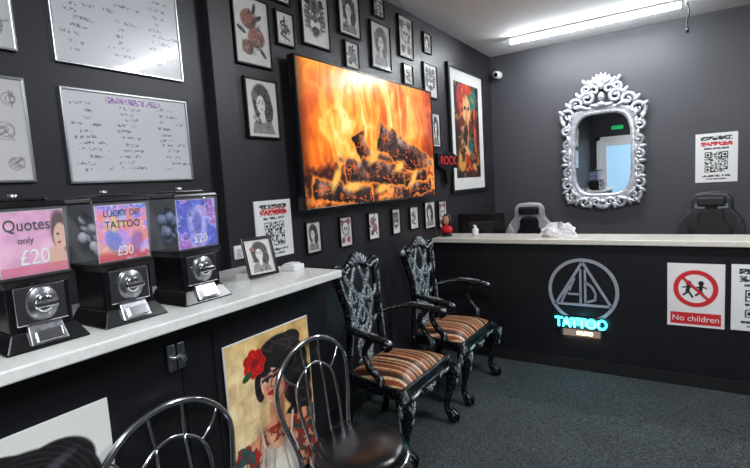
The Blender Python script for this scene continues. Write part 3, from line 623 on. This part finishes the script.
    tubes('arms',[([(s*.18,.185,.74),(s*.25,.13,.755),(s*.32,.03,.765),(s*.34,-.09,.75),(s*.352,-.19,.745),(s*.352,-.225,.72),(s*.35,-.20,.695),(s*.35,-.175,.71)],[.022,.022,.024,.026,.026,.021,.018,.014]) for s in(-1,1)],A,g,n=10,up=(0,0,1),flat=(1.15,.75))
    tubes('arm_supports',[([(s*.30,-.10,.42),(s*.325,-.13,.50),(s*.345,-.07,.58),(s*.335,-.04,.66),(s*.345,-.10,.745)],[.026,.024,.02,.018,.022]) for s in(-1,1)],A,g,n=9)
    parts=[]
    for s in(-1,1): parts+=[ellip((s*.352,-.215,.735),(.02,.024,.018)),sweep([(s*.345,-.15,.768),(s*.34,-.07,.775),(s*.322,.02,.785)],[.005,.009,.004]),ellip((s*.333,-.135,.50),(.014,.016,.035))]
    mobj('arm_carving',*merge(parts),B,g,True)
armchair(2.48);armchair(3.33)
# ---------------------------------------------------------------- chrome bistro chairs
def bistro(y):
    g=group('chrome_bistro_chair',(-1.145,y,0),R90);C=M['chrome'];sz=.485
    lathe('seat_pad',[(0,sz-.005),(.185,sz-.005),(.2,sz+.012),(.197,sz+.032),(.17,sz+.045),(.08,sz+.05),(0,sz+.051)],M['vinyl'],g,n=48)
    V,F=sweep([(.2*math.cos(a),.2*math.sin(a),sz-.01) for a in np.linspace(0,2*math.pi,40,endpoint=False)],.012,sub=1,cyc=True,up=(0,0,1));mobj('seat_ring',V,F,C,g,True)
    tubes('back_hoop',[([(-.17,.14,.0),(-.16,.16,.3),(-.17,.185,.5),(-.22,.215,.68),(-.225,.23,.81),(-.135,.24,.91),(0,.243,.945),(.135,.24,.91),(.225,.23,.81),(.22,.215,.68),(.17,.185,.5),(.16,.16,.3),(.17,.14,.0)],.0115)],C,g,n=10,sub=8)
    sp=[([(-.1,.165,.49),(-.125,.2,.66),(-.11,.225,.78),(0,.232,.84),(.11,.225,.78),(.125,.2,.66),(.1,.165,.49)],.007)]
    for s in(-1,1):
        sp.append(([(s*.045,.185,.49),(s*.055,.21,.66),(s*.05,.228,.83)],.005));sp.append(([(s*.05,.228,.83),(s*.055,.236,.88),(s*.06,.24,.935)],.005))
        sp.append(([(s*.11,.225,.78),(s*.15,.23,.81),(s*.185,.233,.86)],.005))
    tubes('back_wires',sp,C,g,n=8)
    tubes('front_legs',[([(s*.13,-.13,sz-.01),(s*.16,-.165,.3),(s*.19,-.2,.0)],.0115) for s in(-1,1)],C,g,n=10)
    V,F=sweep([(.165*math.cos(a),.165*math.sin(a),.24) for a in np.linspace(0,2*math.pi,36,endpoint=False)],.007,sub=1,cyc=True,up=(0,0,1));mobj('leg_brace',V,F,C,g,True)
    for i,(a,b) in enumerate(((-.19,-.2),(.19,-.2),(-.17,.14),(.17,.14))): cyl('foot_cap_%d'%(i+1),.016,.02,(a,b,.01),M['blackm'],g,n=14)
bistro(.825);bistro(1.52)
# ---------------------------------------------------------------- reception desk
DY=4.0;DX=WX+.016
g=group('reception_desk',(0,0,0))
box('front_panel',DX,1.5,DY,DY+.04,0,1.035,M['deskf'],g);box('counter_top',DX,1.53,DY-.04,DY+.36,1.035,1.075,M['dtop'],g,bevel=.005)
box('counter_back',DX,1.5,DY+.30,DY+.33,0,1.035,M['deskf'],g);box('kick_strip',DX,1.5,DY-.006,DY,0,.09,M['blackm'],g)
g=group('office_table',(0,0,0));box('table_top',DX,1.5,DY+.375,DY+.86,.71,.75,M['dtop'],g,bevel=.003)
for x in (-1.9,-.2,1.42): box('table_leg',x-.03,x+.03,DY+.40,DY+.82,0,.71,M['blackm'],g)
g=group('desk_logo',(-.69,DY-.002,.66));G=M['grey'];R=.262
def seg2(a,b,w): 
    d_=np.array(b)-np.array(a);d_=d_/np.linalg.norm(d_);n_=np.array((-d_[1],d_[0]))*w/2;a=np.array(a)-d_*w*.2;b=np.array(b)+d_*w*.2
    o=[a+n_,b+n_,b-n_,a-n_];V=[(p[0],-.004,p[1]) for p in o]+[(p[0],0,p[1]) for p in o];return V,[(0,1,2,3),(7,6,5,4),(0,1,5,4),(1,2,6,5),(2,3,7,6),(3,0,4,7)]
parts=[];n=72;V=[];F=[]
for k in range(n):
    a=2*math.pi*k/n
    for r,yy in ((R,0),(R,-.004),(R-.026,-.004),(R-.026,0)): V.append((r*math.cos(a),yy,r*math.sin(a)))
for k in range(n):
    for j in range(4): F.append((k*4+j,((k+1)%n)*4+j,((k+1)%n)*4+(j+1)%4,k*4+(j+1)%4))
parts.append((V,F))
T=[(0,R-.03),(-.205,-.115),(.205,-.115)]
for i in range(3): parts.append(seg2(T[i],T[(i+1)%3],.020))
for a,b in (((-.015,.17),(-.015,-.1)),((.02,.17),(.02,-.1)),((-.11,-.03),(-.015,-.03)),((.02,.07),(.07,.035)),((.07,.035),(.095,-.02)),((.095,-.02),(.09,-.07)),((.09,-.07),(.02,-.095)),((-.1,.04),(-.16,-.1)),((-.06,.1),(-.1,.0))): parts.append(seg2(a,b,.017))
mobj('emblem',*merge(parts),G,g)
g=group('neon_sign',(-.705,DY-.002,.365))
box('backplate',-.17,.17,-.012,0,-.085,.085,mat('neon_backing',(.07,.08,.09),.3),g,bevel=.01)
text('neon_word','TATTOO',.11,(0,-.022,.03),M['cyan'],g,ext=.004,bevel=.003,sx=.86);text('neon_small','STUDIO',.042,(.03,-.022,-.05),M['warm'],g,ext=.003,bevel=.0008,sx=.8)
for (nm,x,z,cc,p) in (('neon_glow',0,.03,(.2,.9,1),1.6),('neon_glow_warm',0,-.06,(1,.8,.6),.3)):
    l=bpy.data.lights.new(nm,'AREA');l.shape='RECTANGLE';l.size=.28;l.size_y=.06;l.energy=p;l.color=cc
    o=bpy.data.objects.new(nm,l);COL.objects.link(o);o.parent=g;o.location=(x,-.03,z);o.rotation_euler=(R90,0,0)
    l2=bpy.data.lights.new(nm,'POINT');l2.energy=p*.25;l2.color=cc;l2.shadow_soft_size=.03
    o=bpy.data.objects.new(nm,l2);COL.objects.link(o);o.parent=g;o.location=(x,-.08,z)
g=group('no_children_sign',(.056,DY-.002,.68));box('sheet',-.17,.17,-.003,0,-.23,.23,M['white'],g);paint('print',.336,.456,nochild,M['picglass'],g,y=-.0045,nx=120,ny=160);text('caption','No children',.058,(0,-.0065,-.17),M['txtw'],g)
g=group('payment_poster',(.43,DY-.002,.685));box('sheet',-.17,.17,-.003,0,-.23,.23,M['white'],g);paint('print',.336,.456,qr(9,(.2,.2,.2)),M['picglass'],g,y=-.0045,nx=120,ny=160)
g=group('qr_poster',(.243,BY-.002,1.66));box('sheet',-.17,.17,-.003,0,-.24,.24,M['white'],g);paint('print',.336,.476,qr(12),M['picglass'],g,y=-.0045,nx=120,ny=160)
# items on desk
DT=1.075
g=group('tissue_pack',(-.90,4.17,DT));V=[];F=[];N=18
for j in range(N+1):
    for i in range(N*2):
        th=math.pi/2*j/N;ph=math.pi*i/N;r=1+.55*(float(fbm(np.array(i%36*.5+3.),np.array(j*.4),5))-.5)
        V.append((.15*r*math.cos(ph)*math.cos(th*.98),.09*r*math.sin(ph)*math.cos(th*.98),max(0,.095*r*math.sin(th)*(1+.25*math.sin(ph*5)))))
for j in range(N):
    for i in range(N*2): F.append((j*N*2+i,j*N*2+(i+1)%(N*2),(j+1)*N*2+(i+1)%(N*2),(j+1)*N*2+i))
mobj('crumpled_bag',V,F,mat('white_plastic_bag',(.85,.84,.86),.35,noise=.06,nscale=25,bump=.4,bscale=40),g,False)
g=group('hand_sanitiser_bottle',(-1.64,4.18,DT));lathe('bottle',[(0,0),(.028,0),(.03,.01),(.03,.06),(.012,.078),(.012,.09),(0,.09)],M['whitel'],g);box('pump',-.02,.008,-.006,.006,.09,.1,M['white'],g,bevel=.002)
g=group('bust_figurine',(-1.90,4.12,DT));sk=mat('figurine_skin',(.75,.5,.42),.45);hr=mat('figurine_hair',(.13,.06,.06),.5)
lathe('plinth',[(0,0),(.05,0),(.05,.015),(.035,.02),(.03,.035),(0,.035)],M['black'],g)
mobj('shoulders',*merge([ellip((0,0,.065),(.062,.035,.04)),sweep([(0,0,.08),(0,0,.12)],[.02,.018])]),M['red'],g,True)
mobj('head',*merge([ellip((0,-.005,.155),(.034,.038,.046)),ellip((0,-.044,.152),(.006,.01,.01)),ellip((0,-.035,.132),(.012,.008,.004))]),sk,g,True)
mobj('hair',*merge([ellip((0,.012,.17),(.043,.04,.045)),ellip((-.034,.01,.13),(.016,.022,.045)),ellip((.034,.01,.13),(.016,.022,.045))]),hr,g,True)
g=group('computer_monitor',(-1.74,4.60,.75),.12)
box('panel',-.235,.235,-.018,.018,.20,.50,M['black'],g,bevel=.008);box('rear_housing',-.13,.13,-.045,-.015,.24,.42,M['blackm'],g,bevel=.012);box('neck',-.03,.03,-.05,-.02,.01,.33,M['black'],g,bevel=.005);box('foot',-.12,.12,-.1,.08,0,.012,M['black'],g,bevel=.004)
def gaming(x,y,rz,c1,c2,top=1.32):
    g=group('gaming_chair',(x,y,0),rz);k=top-1.32
    out=[(-.17,.52),(.17,.52),(.22,.62),(.20,.80),(.235,.92),(.25,1.04),(.20,1.12),(.165,1.16),(.165,1.26),(.12,1.315),(0,1.325),(-.12,1.315),(-.165,1.26),(-.165,1.16),(-.20,1.12),(-.25,1.04),(-.235,.92),(-.20,.80),(-.22,.62)]
    O=[(p[0],p[1]+k) for p in out]
    extr('backrest',O,0,.085,c1,g,bevel=.025,seg=4,loc=(0,.20,0))
    extr('back_pad',[(p[0]*.62,(p[1]-.85-k)*.74+.82+k) for p in O],-.03,.02,c2,g,bevel=.015,seg=3,loc=(0,.20,0))
    for s in(-1,1):
        extr('wing',[(s*.165,.72+k),(s*.235,.80+k),(s*.262,1.0+k),(s*.215,1.1+k),(s*.17,1.0+k)],-.045,.06,c1,g,bevel=.018,seg=3,loc=(0,.20,0))
        extr('belt_slot',[(s*.05,1.165+k),(s*.13,1.175+k),(s*.125,1.215+k),(s*.05,1.20+k)],-.004,.0,M['alu'],g,bevel=.001,loc=(0,.20,0))
        tubes('armrest',[([(s*.27,.05,.48),(s*.31,.05,.56),(s*.31,.03,.68)],.016)],M['black'],g);box('arm_pad',s*.31-.04,s*.31+.04,-.12,.14,.68,.71,M['blackm'],g,bevel=.012,seg=3)
    box('headrest_cushion',-.11,.11,.155,.2,1.19+k,1.28+k,c2,g,bevel=.02,seg=4)
    box('seat_cushion',-.26,.26,-.27,.24,.44,.54,c1,g,bevel=.04,seg=4);box('seat_centre',-.16,.16,-.25,.18,.50,.55,c2,g,bevel=.02,seg=3)
    cyl('gas_lift',.03,.33,(0,0,.27),M['black'],g);box('mechanism',-.1,.1,-.12,.12,.40,.445,M['blackm'],g,bevel=.01)
    parts=[sweep([(0,0,.13),(.16*math.cos(a),.16*math.sin(a),.115),(.3*math.cos(a),.3*math.sin(a),.075)],[.032,.026,.018]) for a in [i*2*math.pi/5+.3 for i in range(5)]]
    mobj('star_base',*merge(parts),M['black'],g,True)
    mobj('casters',*merge([ellip((.3*math.cos(a),.3*math.sin(a),.03),(.028,.028,.03)) for a in [i*2*math.pi/5+.3 for i in range(5)]]),M['blackm'],g,True)
gaming(-1.46,5.25,.15,mat('grey_leather',(.6,.6,.62),.35),M['vinyl'],1.29);gaming(.17,5.22,-.12,mat('dark_grey_leather',(.20,.20,.21),.3),M['blackm'],1.34)
# ---------------------------------------------------------------- baroque mirror
g=group('baroque_mirror',(-.773,BY-.002,1.785))
def sup(a,b,n_,t):
    c_,s_=math.cos(t),math.sin(t);return (a*math.copysign(abs(c_)**(2/n_),c_),b*math.copysign(abs(s_)**(2/n_),s_))
NN=96;ts=[2*math.pi*k/NN for k in range(NN)]
pl=[sup(.29,.445,4.5,t) for t in ts]
mobj('glass',[(x,-.012,z) for x,z in pl],[tuple(range(NN))],M['mirror'],g)
prof=[(.275,.43,-.016),(.285,.44,-.035),(.30,.455,-.04),(.315,.47,-.03),(.335,.49,-.045),(.36,.515,-.04),(.37,.525,-.02),(.36,.515,0),(.275,.43,0)]
V=[];F=[];K=len(prof)
for t in ts:
    for a,b,y in prof: x,z=sup(a,b,4.0,t);V.append((x,y,z))
for k in range(NN):
    for j in range(K): F.append((k*K+j,((k+1)%NN)*K+j,((k+1)%NN)*K+(j+1)%K,k*K+(j+1)%K))
mobj('frame_band',V,F,M['silver'],g,True)
def scroll(cx,cz,r,a0,turns,s=1,w=.018):
    P=[];Rr=[];n_=16
    for i in range(n_):
        f=i/(n_-1);a=a0+f*turns*2*math.pi;rr=r*(1-.82*f);P.append((s*(cx+rr*math.cos(a)),-.035-.025*f,cz+rr*math.sin(a)));Rr.append(w*(1-.45*f))
    return sweep(P,Rr,sub=2,n=8)
parts=[]
for s in(-1,1):
    for (cx,cz,r,a0,tu,w) in ((.34,.44,.085,-1.2,1.3,.025),(.36,.27,.055,2.2,-1.3,.022),(.35,.13,.05,-2,1.3,.021),(.355,-.03,.055,2.4,-1.3,.022),(.35,-.18,.05,-2,1.3,.021),(.35,-.33,.065,2.0,-1.3,.023),(.30,-.46,.075,.6,-1.35,.024),
        (.18,-.52,.06,3.0,1.3,.022),(.07,-.53,.05,.3,1.2,.021),(.25,.55,.075,-.6,1.35,.025),(.14,.60,.075,.2,1.4,.025),(.15,.70,.05,-1.5,1.3,.021),(.075,.68,.06,-.9,1.2,.022),(.06,.77,.04,-1.0,1.3,.018)):
        parts.append(scroll(cx,cz,r,a0,tu,s,w))
    for (x,z,a,l) in ((.395,.36,.5,.05),(.39,.05,1.5,.04),(.385,-.1,1.6,.04),(.385,-.26,1.7,.04),(.38,-.40,2.2,.05),(.26,-.52,2.7,.05),(.34,.55,.6,.05),(.23,.64,.5,.055),(.17,.78,.5,.04),(.12,.76,.3,.05),(.33,-.51,2.4,.05),(.12,-.565,2.9,.04),(.41,.48,.8,.045),(.33,.02,0,.06),(.33,.3,0,.07),(.33,-.28,0,.07),(.34,.18,.3,.06),(.34,-.12,-.3,.06),(.2,.52,1.2,.07),(.2,-.49,1.8,.07),(.06,.52,1.4,.06),(.32,.40,.2,.06),(.30,-.42,.3,.06)):
        parts.append(ellip((s*x,-.044,z),(.023,.026,l),s*a))
for i in range(-3,4):
    a=i*.36;parts.append(ellip((.075*math.sin(a),-.045,.73+.075*math.cos(a)),(.02,.022,.06),a))
    parts.append(ellip((.05*math.sin(a),-.045,-.55-.03*math.cos(a)),(.014,.02,.035),-a))
parts+=[ellip((0,-.05,.72),(.04,.035,.035)),ellip((0,-.05,.61),(.035,.035,.05)),ellip((0,-.05,.53),(.05,.03,.03)),ellip((0,-.05,-.52),(.035,.03,.03))]
mobj('acanthus_carving',*merge(parts),M['silver'],g,True)
# ---------------------------------------------------------------- cctv + cable
g=group('security_camera',(-1.90,BY-.002,2.82));cyl('base',.045,.03,(0,-.015,0),M['white'],g,'Y');tubes('arm',[([(0,-.02,0),(0,-.06,.0),(0,-.08,-.01)],.014)],M['white'],g)
mobj('ball',*ellip((0,-.09,-.01),(.045,.045,.045),n=20),M['white'],g,True);cyl('lens',.024,.012,(.008,-.132,-.016),M['black'],g,'Y')
g=group('hanging_cable',(0,5.3,CZ));tubes('cable',[([(0,0,0),(.01,0,-.08),(-.005,.02,-.17),(.0,.02,-.22)],.008)],M['black'],g);cyl('plug',.014,.05,(0,.02,-.235),M['black'],g)
# ---------------------------------------------------------------- world + camera
w=bpy.data.worlds.new('world');S.world=w;w.use_nodes=True;w.node_tree.nodes['Background'].inputs[0].default_value=(.6,.7,.85,1);w.node_tree.nodes['Background'].inputs[1].default_value=.5
cam=bpy.data.cameras.new('camera');cam.sensor_width=36;cam.lens=475.6/750*36;cam.clip_start=.02;co=bpy.data.objects.new('camera',cam);COL.objects.link(co)
f=Vector((-.546,.828,-.1028)).normalized();u=Vector((-.0046,.120,.9928));r=f.cross(u).normalized();u=r.cross(f)
co.matrix_world=Matrix(((r.x,u.x,-f.x,0),(r.y,u.y,-f.y,0),(r.z,u.z,-f.z,1.604),(0,0,0,1)));S.camera=co
